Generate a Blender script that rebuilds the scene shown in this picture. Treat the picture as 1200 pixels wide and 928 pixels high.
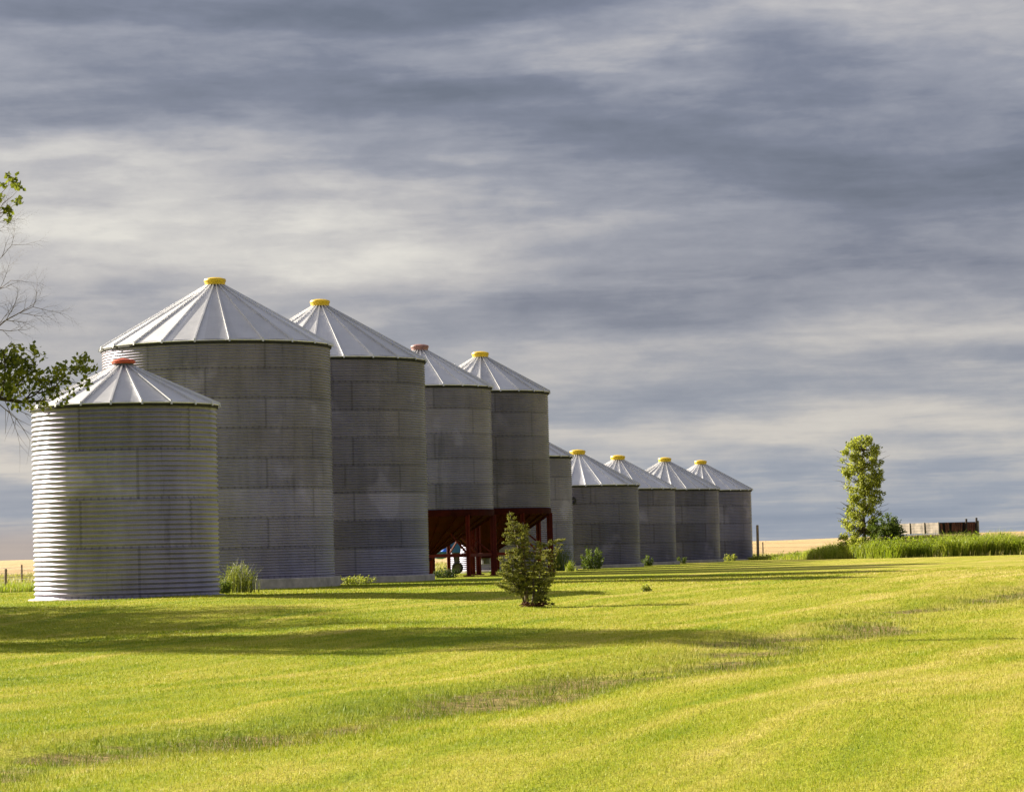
import bpy, math, random
import numpy as np
from mathutils import Vector, Matrix, noise

random.seed(7); rng = np.random.default_rng(7)
S = bpy.context.scene
for o in list(bpy.data.objects): bpy.data.objects.remove(o)
C = S.collection
R = math.radians

# ------------------------------------------------------------------ camera
FPX = 3400.0                      # focal length in photo pixels (1200 wide)
EYE = 1.75
PITCH, ROLL = R(2.98), R(1.45)
cam = bpy.data.cameras.new('camera'); camo = bpy.data.objects.new('camera', cam); C.objects.link(camo)
cam.sensor_width = 36; cam.lens = FPX/1200*36; cam.clip_start = .5; cam.clip_end = 12000
CAMM = Matrix.Rotation(math.pi/2+PITCH, 4, 'X') @ Matrix.Rotation(-ROLL, 4, 'Z')
CAMM = Matrix.Translation((0, 0, EYE)) @ CAMM
camo.matrix_world = CAMM
S.camera = camo
S.render.resolution_x = 1024; S.render.resolution_y = 791
R3 = CAMM.to_3x3()

def at(px, py, Y):
    """world point seen at photo pixel (px,py) on the depth plane y=Y (used to lay the scene out in metres)"""
    d = R3 @ Vector(((px-600)/FPX, -(py-464)/FPX, -1))
    return Vector((0, 0, EYE)) + d*(Y/d.y)

# ------------------------------------------------------------------ light
EXPO = 1.5
SUN_EL = R(23.5); SUN_D = Vector((-.84, .545, 0)).normalized()      # horizontal direction towards the sun
w = bpy.data.worlds.new("World"); S.world = w; w.use_nodes = True
nt = w.node_tree; nt.nodes.clear()

class NG:
    """tiny helper for writing node maths"""
    def __init__(s, nt): s.nt = nt; s.N = nt.nodes; s.L = nt.links
    def _in(s, sock, v):
        if v is None: return
        if isinstance(v, bpy.types.NodeSocket): s.L.new(v, sock)
        else: sock.default_value = v
    def m(s, op, a, b=None, c=None, clamp=False):
        n = s.N.new('ShaderNodeMath'); n.operation = op; n.use_clamp = clamp
        s._in(n.inputs[0], a); s._in(n.inputs[1], b)
        if c is not None: s._in(n.inputs[2], c)
        return n.outputs[0]
    def vm(s, op, a, b=None, scale=None):
        n = s.N.new('ShaderNodeVectorMath'); n.operation = op
        s._in(n.inputs[0], a)
        if b is not None: s._in(n.inputs[1], b)
        if scale is not None: s._in(n.inputs['Scale'], scale)
        return n.outputs[0]
    def sep(s, v):
        n = s.N.new('ShaderNodeSeparateXYZ'); s._in(n.inputs[0], v); return n.outputs
    def comb(s, x, y, z):
        n = s.N.new('ShaderNodeCombineXYZ'); s._in(n.inputs[0], x); s._in(n.inputs[1], y); s._in(n.inputs[2], z); return n.outputs[0]
    def noise(s, v, scale, detail=4, rough=.5, dist=0, out='Fac'):
        n = s.N.new('ShaderNodeTexNoise'); s._in(n.inputs['Vector'], v); n.inputs['Scale'].default_value = scale
        n.inputs['Detail'].default_value = detail; n.inputs['Roughness'].default_value = rough; n.inputs['Distortion'].default_value = dist
        return n.outputs[out]
    def white(s, v):
        n = s.N.new('ShaderNodeTexWhiteNoise'); n.noise_dimensions = '3D'; s._in(n.inputs['Vector'], v); return n.outputs['Value']
    def map(s, v, a, b, c=0., d=1., smooth=False):
        n = s.N.new('ShaderNodeMapRange'); s._in(n.inputs[0], v)
        if smooth: n.interpolation_type = 'SMOOTHSTEP'
        for i, x in enumerate((a, b, c, d)): s._in(n.inputs[i+1], x)
        return n.outputs[0]
    def ramp(s, v, pts):
        n = s.N.new('ShaderNodeValToRGB'); s._in(n.inputs[0], v); e = n.color_ramp.elements
        while len(e) < len(pts): e.new(.5)
        for k, (p, c) in enumerate(pts): e[k].position = p; e[k].color = (*c, 1)
        return n.outputs[0]
    def mix(s, f, a, b, mode='MIX'):
        n = s.N.new('ShaderNodeMix'); n.data_type = 'RGBA'; n.blend_type = mode
        s._in(n.inputs[0], f)
        for k, v in ((6, a), (7, b)):
            if isinstance(v, tuple): n.inputs[k].default_value = (*v, 1)
            else: s._in(n.inputs[k], v)
        return n.outputs[2]
    def attr(s, name, out='Fac'):
        n = s.N.new('ShaderNodeAttribute'); n.attribute_name = name; return n.outputs[out]
    def coord(s, out='Object'):
        return s.N.new('ShaderNodeTexCoord').outputs[out]
    def bump(s, h, strength, dist):
        n = s.N.new('ShaderNodeBump'); s._in(n.inputs['Height'], h); n.inputs['Strength'].default_value = strength
        n.inputs['Distance'].default_value = dist; return n.outputs[0]

g = NG(nt)
sky = nt.nodes.new('ShaderNodeTexSky'); sky.sky_type = 'NISHITA'; sky.sun_disc = False
sky.sun_elevation = SUN_EL; sky.sun_rotation = math.atan2(SUN_D.x, SUN_D.y)
sky.air_density = 1.2; sky.dust_density = 2.0
dirv = g.coord('Generated'); dx, dy, dz = g.sep(dirv)[:3]
DEG = 180/math.pi
az = g.m('MULTIPLY', g.m('ARCTAN2', dx, dy), DEG)
el = g.m('MULTIPLY', g.m('ARCSINE', dz), DEG)
elc = g.m('MAXIMUM', dz, 0.0)
inv = g.m('DIVIDE', 1.0, g.m('ADD', elc, .035))
P = g.comb(g.m('MULTIPLY', dx, inv), g.m('MULTIPLY', dy, inv), 3.7)         # flat cloud deck
wv = g.noise(P, .45, 3, .5, out='Color')
Pw = g.vm('ADD', P, g.vm('SCALE', wv, scale=1.6))
n1 = g.noise(Pw, .55, 7, .55)
n2 = g.noise(g.vm('ADD', Pw, (7., 3., 1.)), 1.7, 7, .6)
# domain warp of the angles so that the broad bands have ragged edges
wa = g.sep(g.noise(g.comb(g.m('MULTIPLY', az, .16), g.m('MULTIPLY', el, .55), 0.), 1., 5, .55, out='Color'))
azw = g.m('ADD', az, g.m('MULTIPLY', g.m('SUBTRACT', wa[0], .5), 9.))
elw = g.m('ADD', el, g.m('MULTIPLY', g.m('SUBTRACT', wa[1], .5), 3.2))
b = g.m('ADD', .50, g.m('MULTIPLY', g.m('SUBTRACT', n1, .5), .62))
b = g.m('ADD', b, g.m('MULTIPLY', g.m('SUBTRACT', n2, .5), .24))
n3 = g.noise(g.comb(g.m('MULTIPLY', az, .50), g.m('MULTIPLY', el, 1.4), 2.), 1., 8, .58, .2)
b = g.m('ADD', b, g.m('MULTIPLY', g.m('SUBTRACT', n3, .5), .27))
lay = g.noise(g.comb(g.m('MULTIPLY', az, .13), g.m('MULTIPLY', el, .80), 5.), 1., 9, .54, .25)
b = g.m('ADD', b, g.m('MULTIPLY', g.m('SUBTRACT', g.map(lay, .42, .56, 0., 1., True), .5), .14))
lay2 = g.noise(g.comb(g.m('MULTIPLY', az, .30), g.m('MULTIPLY', el, 1.9), 9.), 1., 9, .56, .2)
b = g.m('ADD', b, g.m('MULTIPLY', g.m('SUBTRACT', g.map(lay2, .44, .60, 0., 1., True), .5), .05))
n5 = g.noise(g.comb(g.m('MULTIPLY', az, 1.1), g.m('MULTIPLY', el, 2.3), 12.), 1., 9, .62, .6)
b = g.m('ADD', b, g.m('MULTIPLY', g.m('SUBTRACT', n5, .5), .20))
K = math.degrees(1/FPX)
def blob(px, py, sx, sy, amp):
    global b
    a0 = (px-600)*K; e0 = ((656-.0253*px)-py)*K
    u = g.m('DIVIDE', g.m('SUBTRACT', azw, a0), sx*K); v = g.m('DIVIDE', g.m('SUBTRACT', elw, e0), sy*K)
    q = g.m('ADD', g.m('MULTIPLY', u, u), g.m('MULTIPLY', v, v))
    b = g.m('ADD', b, g.m('MULTIPLY', g.m('EXPONENT', g.m('MULTIPLY', q, -1.)), amp))
for t in [(60, 175, 260, 55, .30), (40, 290, 330, 60, .26), (360, 270, 300, 50, .26), (1020, 40, 380, 45, .20), (620, 75, 260, 28, .16),
          (1120, 375, 260, 35, .20), (1050, 500, 420, 26, .20), (-20, 545, 110, 14, .40), (250, 390, 300, 30, .06),
          (380, 118, 620, 40, -.36), (1180, 205, 420, 60, -.34), (760, 170, 400, 40, -.16), (850, 355, 260, 30, -.16), (60, 500, 200, 24, -.14),
          (250, 20, 500, 34, -.20), (700, 570, 700, 45, -.06), (1000, 590, 500, 30, -.10), (930, 275, 330, 55, -.14), (620, 330, 260, 40, -.06), (500, 5, 900, 34, -.14)]:
    blob(*t)
cl = g.ramp(b, [(.0, (.115, .13, .19)), (.25, (.175, .19, .265)), (.5, (.30, .308, .372)), (.72, (.475, .46, .48)), (1., (.72, .69, .65))])
# clearer bluish air near the horizon
hz = g.map(el, 0.3, 5.5, .85, 0., True)
hzc = g.ramp(g.m('ADD', g.m('MULTIPLY', g.m('SUBTRACT', b, .42), 1.6), .5), [(0, (.27, .33, .43)), (.45, (.35, .40, .48)), (1, (.66, .63, .58))])
cl = g.mix(hz, cl, hzc)
leftw = g.m('MULTIPLY', g.map(az, -5., -9.5, 0., 1., True), g.map(el, .9, .2, 0., .8, True))
cl = g.mix(leftw, cl, (.46, .39, .36))
# brighter, thinner cloud round the sun's part of the sky (outside the view)
sdot = g.m('ADD', g.m('ADD', g.m('MULTIPLY', dx, SUN_D.x*math.cos(SUN_EL)), g.m('MULTIPLY', dy, SUN_D.y*math.cos(SUN_EL))), g.m('MULTIPLY', dz, math.sin(SUN_EL)))
glow = g.map(sdot, .70, 1., 0., 1., True)
cl = g.mix(glow, cl, (2.2, 2.0, 1.7))
gain = g.m('MULTIPLY', 1.0/(2**EXPO), 1.0)
cl = g.vm('SCALE', cl, scale=gain)
bg1 = nt.nodes.new('ShaderNodeBackground'); g.L.new(sky.outputs[0], bg1.inputs[0]); bg1.inputs[1].default_value = .07
bg2 = nt.nodes.new('ShaderNodeBackground'); g.L.new(cl, bg2.inputs[0]); bg2.inputs[1].default_value = 1.0
mx = nt.nodes.new('ShaderNodeMixShader'); mx.inputs[0].default_value = .93
g.L.new(bg1.outputs[0], mx.inputs[1]); g.L.new(bg2.outputs[0], mx.inputs[2])
ow = nt.nodes.new('ShaderNodeOutputWorld'); g.L.new(mx.outputs[0], ow.inputs[0])

sl = bpy.data.lights.new('sun', 'SUN'); sl.energy = 5.0; sl.angle = R(.53); sl.color = (1, .90, .72)
so = bpy.data.objects.new('sun', sl); C.objects.link(so)
sv = Vector((SUN_D.x*math.cos(SUN_EL), SUN_D.y*math.cos(SUN_EL), math.sin(SUN_EL)))
so.rotation_euler = sv.to_track_quat('Z', 'Y').to_euler()
S.view_settings.view_transform = 'Standard'; S.view_settings.look = 'None'
S.view_settings.exposure = EXPO; S.view_settings.gamma = 1
try: S.view_settings.use_curve_mapping = False
except Exception: pass
S.render.engine = 'CYCLES'
S.cycles.max_bounces = 6; S.cycles.transparent_max_bounces = 4

# ------------------------------------------------------------------ helpers
def tag(o, label=None, cat=None, group=None, kind=None):
    if label: o['label'] = label
    if cat: o['category'] = cat
    if group: o['group'] = group
    if kind: o['kind'] = kind
    return o
def empty(name, loc, label=None, cat=None, group=None, rz=0):
    o = bpy.data.objects.new(name, None); C.objects.link(o); o.location = loc; o.rotation_euler = (0, 0, rz)
    o.empty_display_size = .3
    return tag(o, label, cat, group)

class MB:
    def __init__(s): s.v = []; s.f = []; s.a = []
    def add(s, vs, fs, a=None):
        n = len(s.v); s.v += [tuple(p) for p in vs]; s.f += [tuple(i+n for i in f) for f in fs]
        s.a += [(.5 if a is None else a)]*len(vs)
    def box(s, c, size, rot=None, bev=0):
        x, y, z = (q/2 for q in size); P = [Vector((i*x, j*y, k*z)) for i in (-1, 1) for j in (-1, 1) for k in (-1, 1)]
        if rot is not None: P = [rot @ p for p in P]
        s.add([p+Vector(c) for p in P], [(0, 1, 3, 2), (4, 6, 7, 5), (0, 4, 5, 1), (2, 3, 7, 6), (0, 2, 6, 4), (1, 5, 7, 3)])
    def bar(s, a, b, wd, ht, up=Vector((0, 0, 1))):
        a = Vector(a); b = Vector(b); t = (b-a).normalized(); r = t.cross(up)
        if r.length < 1e-4: r = t.cross(Vector((1, 0, 0)))
        r.normalize(); u = r.cross(t)
        P = [p + r*i*wd/2 + u*j*ht/2 for p in (a, b) for i, j in ((-1, -1), (1, -1), (1, 1), (-1, 1))]
        s.add(P, [(0, 1, 5, 4), (1, 2, 6, 5), (2, 3, 7, 6), (3, 0, 4, 7), (3, 2, 1, 0), (4, 5, 6, 7)])
    def tube(s, pts, rads, n=6, cap=True, a=None):
        pts = [Vector(p) for p in pts]; V = []; F = []
        up = Vector((.13, .27, .95)).normalized()
        for i, p in enumerate(pts):
            t = (pts[min(i+1, len(pts)-1)]-pts[max(i-1, 0)])
            if t.length < 1e-6: t = Vector((0, 0, 1))
            t.normalize(); r = t.cross(up)
            if r.length < .05: r = t.cross(Vector((1, 0, 0)))
            r.normalize(); u = r.cross(t)
            for k in range(n):
                q = 2*math.pi*k/n; V.append(p + (r*math.cos(q)+u*math.sin(q))*rads[i])
        for i in range(len(pts)-1):
            for k in range(n):
                F.append((i*n+k, i*n+(k+1) % n, (i+1)*n+(k+1) % n, (i+1)*n+k))
        if cap: F.append(tuple(range(n))[::-1]); F.append(tuple((len(pts)-1)*n+k for k in range(n)))
        s.add(V, F, a)
    def lathe(s, prof, n=48, c=(0, 0, 0), capb=False, capt=False):
        V = []; F = []
        for (r, z) in prof:
            for k in range(n):
                q = 2*math.pi*k/n; V.append((c[0]+r*math.cos(q), c[1]+r*math.sin(q), c[2]+z))
        for i in range(len(prof)-1):
            for k in range(n): F.append((i*n+k, i*n+(k+1) % n, (i+1)*n+(k+1) % n, (i+1)*n+k))
        if capb: F.append(tuple(range(n))[::-1])
        if capt: F.append(tuple((len(prof)-1)*n+k for k in range(n)))
        s.add(V, F)
    def build(s, name, mat, parent=None, smooth=False, attr=False):
        me = bpy.data.meshes.new(name); me.from_pydata(s.v, [], s.f); me.update()
        me.materials.append(mat)
        if smooth: me.polygons.foreach_set('use_smooth', [True]*len(me.polygons))
        if attr:
            at_ = me.attributes.new('tint', 'FLOAT', 'POINT'); at_.data.foreach_set('value', s.a)
        o = bpy.data.objects.new(name, me); C.objects.link(o)
        if parent: o.parent = parent
        return o

def np_mesh(name, V, nper, mat, tint=None, parent=None, smooth=False, F=None, tint2=None):
    """V: (N,3); faces are consecutive runs of nper verts (or F an int array of quads)"""
    me = bpy.data.meshes.new(name); V = np.asarray(V, dtype=np.float32).reshape(-1, 3)
    if F is None: F = np.arange(len(V), dtype=np.int32).reshape(-1, nper)
    nf, k = F.shape
    me.vertices.add(len(V)); me.vertices.foreach_set('co', V.ravel())
    me.loops.add(nf*k); me.loops.foreach_set('vertex_index', F.astype(np.int32).ravel())
    me.polygons.add(nf); me.polygons.foreach_set('loop_start', np.arange(0, nf*k, k, dtype=np.int32))
    me.update(calc_edges=True); me.validate()
    if smooth: me.polygons.foreach_set('use_smooth', np.ones(nf, dtype=bool))
    if tint is not None:
        a = me.attributes.new('tint', 'FLOAT', 'POINT'); a.data.foreach_set('value', np.asarray(tint, dtype=np.float32))
    if tint2 is not None:
        a = me.attributes.new('dry', 'FLOAT', 'POINT'); a.data.foreach_set('value', np.asarray(tint2, dtype=np.float32))
    me.materials.append(mat)
    o = bpy.data.objects.new(name, me); C.objects.link(o)
    if parent: o.parent = parent
    return o

def newmat(name):
    m = bpy.data.materials.new(name); m.use_nodes = True; t = m.node_tree
    p = t.nodes['Principled BSDF']; return m, NG(t), p
def simple(name, col, rough=.7, metal=0, var=.25, scale=6., bump=0, spec=.5):
    m, g, p = newmat(name); c = g.coord(); p.inputs['Specular IOR Level'].default_value = spec
    n = g.noise(c, scale, 5, .6)
    col2 = tuple(x*(1-var) for x in col); col3 = tuple(min(1, x*(1+var)) for x in col)
    g.L.new(g.ramp(n, [(.3, col2), (.7, col3)]), p.inputs['Base Color'])
    p.inputs['Roughness'].default_value = rough; p.inputs['Metallic'].default_value = metal
    if bump: g.L.new(g.bump(n, .6, bump), p.inputs['Normal'])
    return m
def leafmat(name, dark, mid, light, trans=.35, rough=.55):
    m, g, p = newmat(name)
    t = g.attr('tint'); c = g.ramp(t, [(0, dark), (.5, mid), (1, light)])
    g.L.new(c, p.inputs['Base Color']); p.inputs['Roughness'].default_value = rough
    p.inputs['Specular IOR Level'].default_value = .25
    tr = g.N.new('ShaderNodeBsdfTranslucent'); g.L.new(g.mix(.5, c, tuple(min(1, x*1.7) for x in mid)), tr.inputs[0])
    mx = g.N.new('ShaderNodeMixShader'); mx.inputs[0].default_value = trans
    g.L.new(p.outputs[0], mx.inputs[1]); g.L.new(tr.outputs[0], mx.inputs[2])
    g.L.new(mx.outputs[0], g.N['Material Output'].inputs[0])
    return m

# ------------------------------------------------------------------ terrain
def smooth(a, b, x):
    t = np.clip((x-a)/(b-a), 0, 1); return t*t*(3-2*t)
PY = np.array([-60, 20, 45, 60, 72, 86, 104, 140, 400, 9000.]); PZ = np.array([0, 0, .03, .12, .25, .50, .46, .50, .50, .50])
# the eroded swale that crosses the lawn (x, y)
SW = np.array([(-9, 10), (-4.4, 24.7), (-2.6, 28), (-.8, 32), (1.3, 38), (3.3, 45), (5.2, 52), (8.5, 61), (13.5, 76), (24, 100)], dtype=float)
def swdist(x, y):
    x = np.asarray(x, float); y = np.asarray(y, float)
    best = np.full(x.shape, 1e9); side = np.zeros(x.shape)
    for (ax, ay), (bx, by) in zip(SW[:-1], SW[1:]):
        dx_, dy_ = bx-ax, by-ay; L = dx_*dx_+dy_*dy_
        t = np.clip(((x-ax)*dx_+(y-ay)*dy_)/L, 0, 1); px = ax+t*dx_; py = ay+t*dy_
        d = np.hypot(x-px, y-py); s = np.sign((x-ax)*dy_-(y-ay)*dx_)
        m_ = d < best; best = np.where(m_, d, best); side = np.where(m_, s, side)
    return best*side
def vnoise(x, y, s, seed=0):
    x = np.asarray(x, float)*s+seed*17.3; y = np.asarray(y, float)*s+seed*9.1
    xi = np.floor(x); yi = np.floor(y); fx = x-xi; fy = y-yi; fx = fx*fx*(3-2*fx); fy = fy*fy*(3-2*fy)
    def h(a, b):
        v = np.sin(a*127.1+b*311.7+seed*7.7)*43758.5453; return v-np.floor(v)
    return (h(xi, yi)*(1-fx)+h(xi+1, yi)*fx)*(1-fy)+(h(xi, yi+1)*(1-fx)+h(xi+1, yi+1)*fx)*fy
WP = [(-3.7, 25.8, 2.4, .95, 1.), (-2.4, 28.2, 3.4, 1.1, 1.), (-1.9, 27.4, 1.3, .4, .8), (-.85, 32.3, 3.0, .8, 1.), (.4, 34.5, 3.2, .7, .9), (3.2, 45.0, 3.5, .85, 1.),
      (4.4, 49.5, 3.0, .7, .95), (7.0, 57., 5., .9, .6), (12.6, 72., 8., 1.0, 1.), (13.6, 66.5, 5., .5, .9), (-4.6, 23.4, 1.2, .5, .8)]
def wearf(x, y):
    s = swdist(x, y)+1.5*(vnoise(x, y, .22, 1)-.5)
    k = vnoise(x, y, .16, 2)*.6+vnoise(x, y, .55, 3)*.4
    wd = .55+1.5*k
    patch = smooth(.30, .62, vnoise(x, y, .13, 4)*.55+vnoise(x, y, .7, 5)*.45)
    w_ = np.exp(-(s/wd)**2)*(.38+.55*patch)*(1-smooth(80, 105, y))
    for (cx, cy, la, lb, am) in WP:
        u = ((x-cx)*.33+(y-cy)*.944)/la; v = ((x-cx)*.944-(y-cy)*.33)/lb
        w_ = np.maximum(w_, am*np.exp(-(u*u+v*v)**1.0)*(.55+.6*vnoise(x, y, 1.3, 8)))
    return np.clip(w_, 0, 1)
def gz(x, y):
    x = np.asarray(x, float); y = np.asarray(y, float)
    z = np.interp(y, PY, PZ)
    # round off the piecewise profile
    z = (z + np.interp(y-5, PY, PZ) + np.interp(y+5, PY, PZ))/3
    near = 1-smooth(85, 110, y)
    z = z + near*(.035*np.sin(x*.42+y*.13+1) + .025*np.sin(x*.21-y*.19+.4) + .012*np.sin(x*1.3+y*.31))
    s = swdist(x, y)
    z = z - near*.10*wearf(x, y) + near*.03*(vnoise(x, y, .8, 6)-.5) + near*.06*np.exp(-((s+1.8)/1.2)**2)
    # gentle rise to the right and the far field
    z = z + smooth(3, 30, x)*smooth(60, 110, y)*(1-smooth(140, 220, y))*.12
    azr = x/np.maximum(y, 30)
    z = z + smooth(250, 1500, y)*(2.6*smooth(.02, .18, azr)+.15)
    return z
def gzf(x, y): return float(gz(x, y))
def G(x, y, dz=0): return Vector((x, y, gzf(x, y)+dz))
EX = np.array([-400, -60, -22, -15, -8, 0, 9, 13, 16, 18.5, 22, 35, 100, 400.]); EY = np.array([112, 112, 113, 118, 150, 175, 204, 199, 188, 176, 168, 161, 158, 158.])
def edge(x): return np.interp(x, EX, EY)

def grid(name, xs, fy, mat):
    xs = np.asarray(xs, float); X = []; Y = []
    rows = [fy(xs, t) for t in range(fy.n)]
    X = np.tile(xs, (len(rows), 1)); Y = np.array(rows); Z = gz(X, Y)
    V = np.stack([X, Y, Z], -1).reshape(-1, 3); nr, nc = X.shape
    i = np.arange((nr-1)*(nc-1)); r = i//(nc-1); c = i % (nc-1); a = r*nc+c
    F = np.stack([a, a+1, a+nc+1, a+nc], 1)
    wear = wearf(V[:, 0], V[:, 1])*.95
    o = np_mesh(name, V, 4, mat, F=F, smooth=True, tint=np.clip(wear, 0, 1))
    return o

# lawn material: mown grass, mowing streaks along the swale, worn brown earth in it
SDIR = Vector((18, 52)).normalized()
def lawn_nodes(g):
    """colour shared by the soil-level sheet and the blades, from world position"""
    c = g.N.new('ShaderNodeNewGeometry').outputs['Position']
    x, y, z = g.sep(c)[:3]
    flat = g.comb(x, y, 0.)
    across = g.m('SUBTRACT', g.m('MULTIPLY', x, SDIR.y), g.m('MULTIPLY', y, SDIR.x))
    along = g.m('ADD', g.m('MULTIPLY', x, SDIR.x), g.m('MULTIPLY', y, SDIR.y))
    big = g.noise(flat, .16, 4, .55)
    wob = g.m('MULTIPLY', g.m('SUBTRACT', g.noise(flat, .05, 2, .5), .5), 5.)
    st = g.noise(g.comb(g.m('ADD', across, wob), g.m('MULTIPLY', along, .045), 0.), 1.1, 5, .65)
    mid = g.noise(flat, 1.3, 4, .6)
    f = g.m('ADD', g.m('ADD', g.m('MULTIPLY', big, .55), g.m('MULTIPLY', st, 1.05)), g.m('MULTIPLY', mid, .30))
    f = g.m('SUBTRACT', f, .46)
    f = g.m('ADD', f, g.map(g.m('SUBTRACT', x, g.m('MULTIPLY', y, .05)), -5., 9., -.05, .10))
    return c, flat, f
m_lawn, g, p = newmat('lawn')
c, flat, f = lawn_nodes(g)
fine = g.noise(c, 22., 4, .65)
f = g.m('ADD', f, g.m('MULTIPLY', g.m('SUBTRACT', fine, .5), .5))
col = g.ramp(f, [(.22, (.15, .21, .008)), (.42, (.26, .295, .012)), (.60, (.37, .35, .045)), (.8, (.48, .39, .12))])
wear = g.m('MULTIPLY', g.attr('tint'), 1.)
wn = g.noise(flat, 1.1, 5, .65, .6)
wm = g.map(g.m('ADD', g.m('MULTIPLY', wear, .55), g.m('MULTIPLY', wn, .75)), .66, .84, 0., 1., True)
soil = g.ramp(g.noise(flat, 5., 5, .7), [(.3, (.05, .04, .016)), (.5, (.23, .18, .06)), (.7, (.42, .31, .13))])
rough_g = g.ramp(g.noise(flat, 2.6, 5, .7), [(.3, (.05, .085, .008)), (.55, (.20, .23, .02)), (.75, (.34, .28, .06))])
col = g.mix(g.map(g.m('ADD', g.m('MULTIPLY', wear, .8), g.m('MULTIPLY', wn, .3)), .55, .85, 0., .9, True), col, rough_g)
col = g.mix(wm, col, soil)
g.L.new(col, p.inputs['Base Color']); p.inputs['Roughness'].default_value = .85; p.inputs['Specular IOR Level'].default_value = .1
h = g.m('ADD', g.noise(c, 30., 3, .7), g.m('MULTIPLY', g.noise(c, 6., 3, .6), 1.5))
g.L.new(g.bump(h, .8, .06), p.inputs['Normal'])

m_past, g, p = newmat('pasture')
c = g.N.new('ShaderNodeNewGeometry').outputs['Position']
f = g.m('ADD', g.m('MULTIPLY', g.noise(c, .12, 4, .6), .6), g.m('MULTIPLY', g.noise(c, 2., 5, .7), .5))
g.L.new(g.ramp(f, [(.38, (.16, .17, .035)), (.55, (.27, .25, .07)), (.72, (.38, .31, .12))]), p.inputs['Base Color'])
p.inputs['Roughness'].default_value = .9; g.L.new(g.bump(g.noise(c, 6., 4, .7), 1., .2), p.inputs['Normal'])
m_wheat, g, p = newmat('ripening_wheat')
c = g.N.new('ShaderNodeNewGeometry').outputs['Position']
x, y, z = g.sep(c)[:3]
f = g.noise(g.comb(g.m('MULTIPLY', x, .02), g.m('MULTIPLY', y, .006), 0.), 1., 5, .65)
g.L.new(g.ramp(f, [(.3, (.40, .27, .10)), (.5, (.50, .34, .15)), (.7, (.58, .42, .22))]), p.inputs['Base Color'])
p.inputs['Roughness'].default_value = .9; g.L.new(g.bump(g.noise(c, 3., 3, .7), 1., .3), p.inputs['Normal'])

xs = np.unique(np.round(np.concatenate([-np.geomspace(22, 400, 30), np.arange(-22, 22.01, .22), np.geomspace(22, 400, 30)]), 3))
ys = np.unique(np.concatenate([np.linspace(-60, 14, 20), np.arange(14, 92, .25), np.linspace(92, 110, 30)]))
def fl(x, t):
    if t < len(ys): return np.full_like(x, ys[t])
    k = (t-len(ys)+1)/30; return 110*(1-k)+edge(x)*k
fl.n = len(ys)+30
lawn = grid('lawn', xs, fl, m_lawn); tag(lawn, kind='structure')
PB = 240.
def fp(x, t): k = t/24; return edge(x)*(1-k)+PB*k
fp.n = 25
xs2 = np.unique(np.concatenate([-np.geomspace(22, 400, 25), np.arange(-22, 22.01, 1), np.geomspace(22, 400, 25)]))
xs2 = xs   # same columns as the lawn so the sheets meet without gaps
pasture = grid('pasture', xs2, fp, m_past); tag(pasture, kind='structure')
yf = np.geomspace(PB, 9000, 60)
def ff(x, t): return np.full_like(x, yf[t])
ff.n = len(yf)
def ffx():
    k = np.linspace(-1, 1, 121)
    return k
# the far field widens with distance
kx = np.sign(np.linspace(-1, 1, 121))*np.abs(np.linspace(-1, 1, 121))**1.4
XX = np.array([kx*(400+(Y-PB)*1.2) for Y in yf]); YY = np.repeat(yf[:, None], 121, 1); ZZ = gz(XX, YY); ZZ[0] += .002
V = np.stack([XX, YY, ZZ], -1).reshape(-1, 3); i = np.arange((len(yf)-1)*120); a = (i//120)*121+i % 120
field = np_mesh('wheat_field', V, 4, m_wheat, F=np.stack([a, a+1, a+122, a+121], 1), smooth=True); tag(field, kind='structure')

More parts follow.
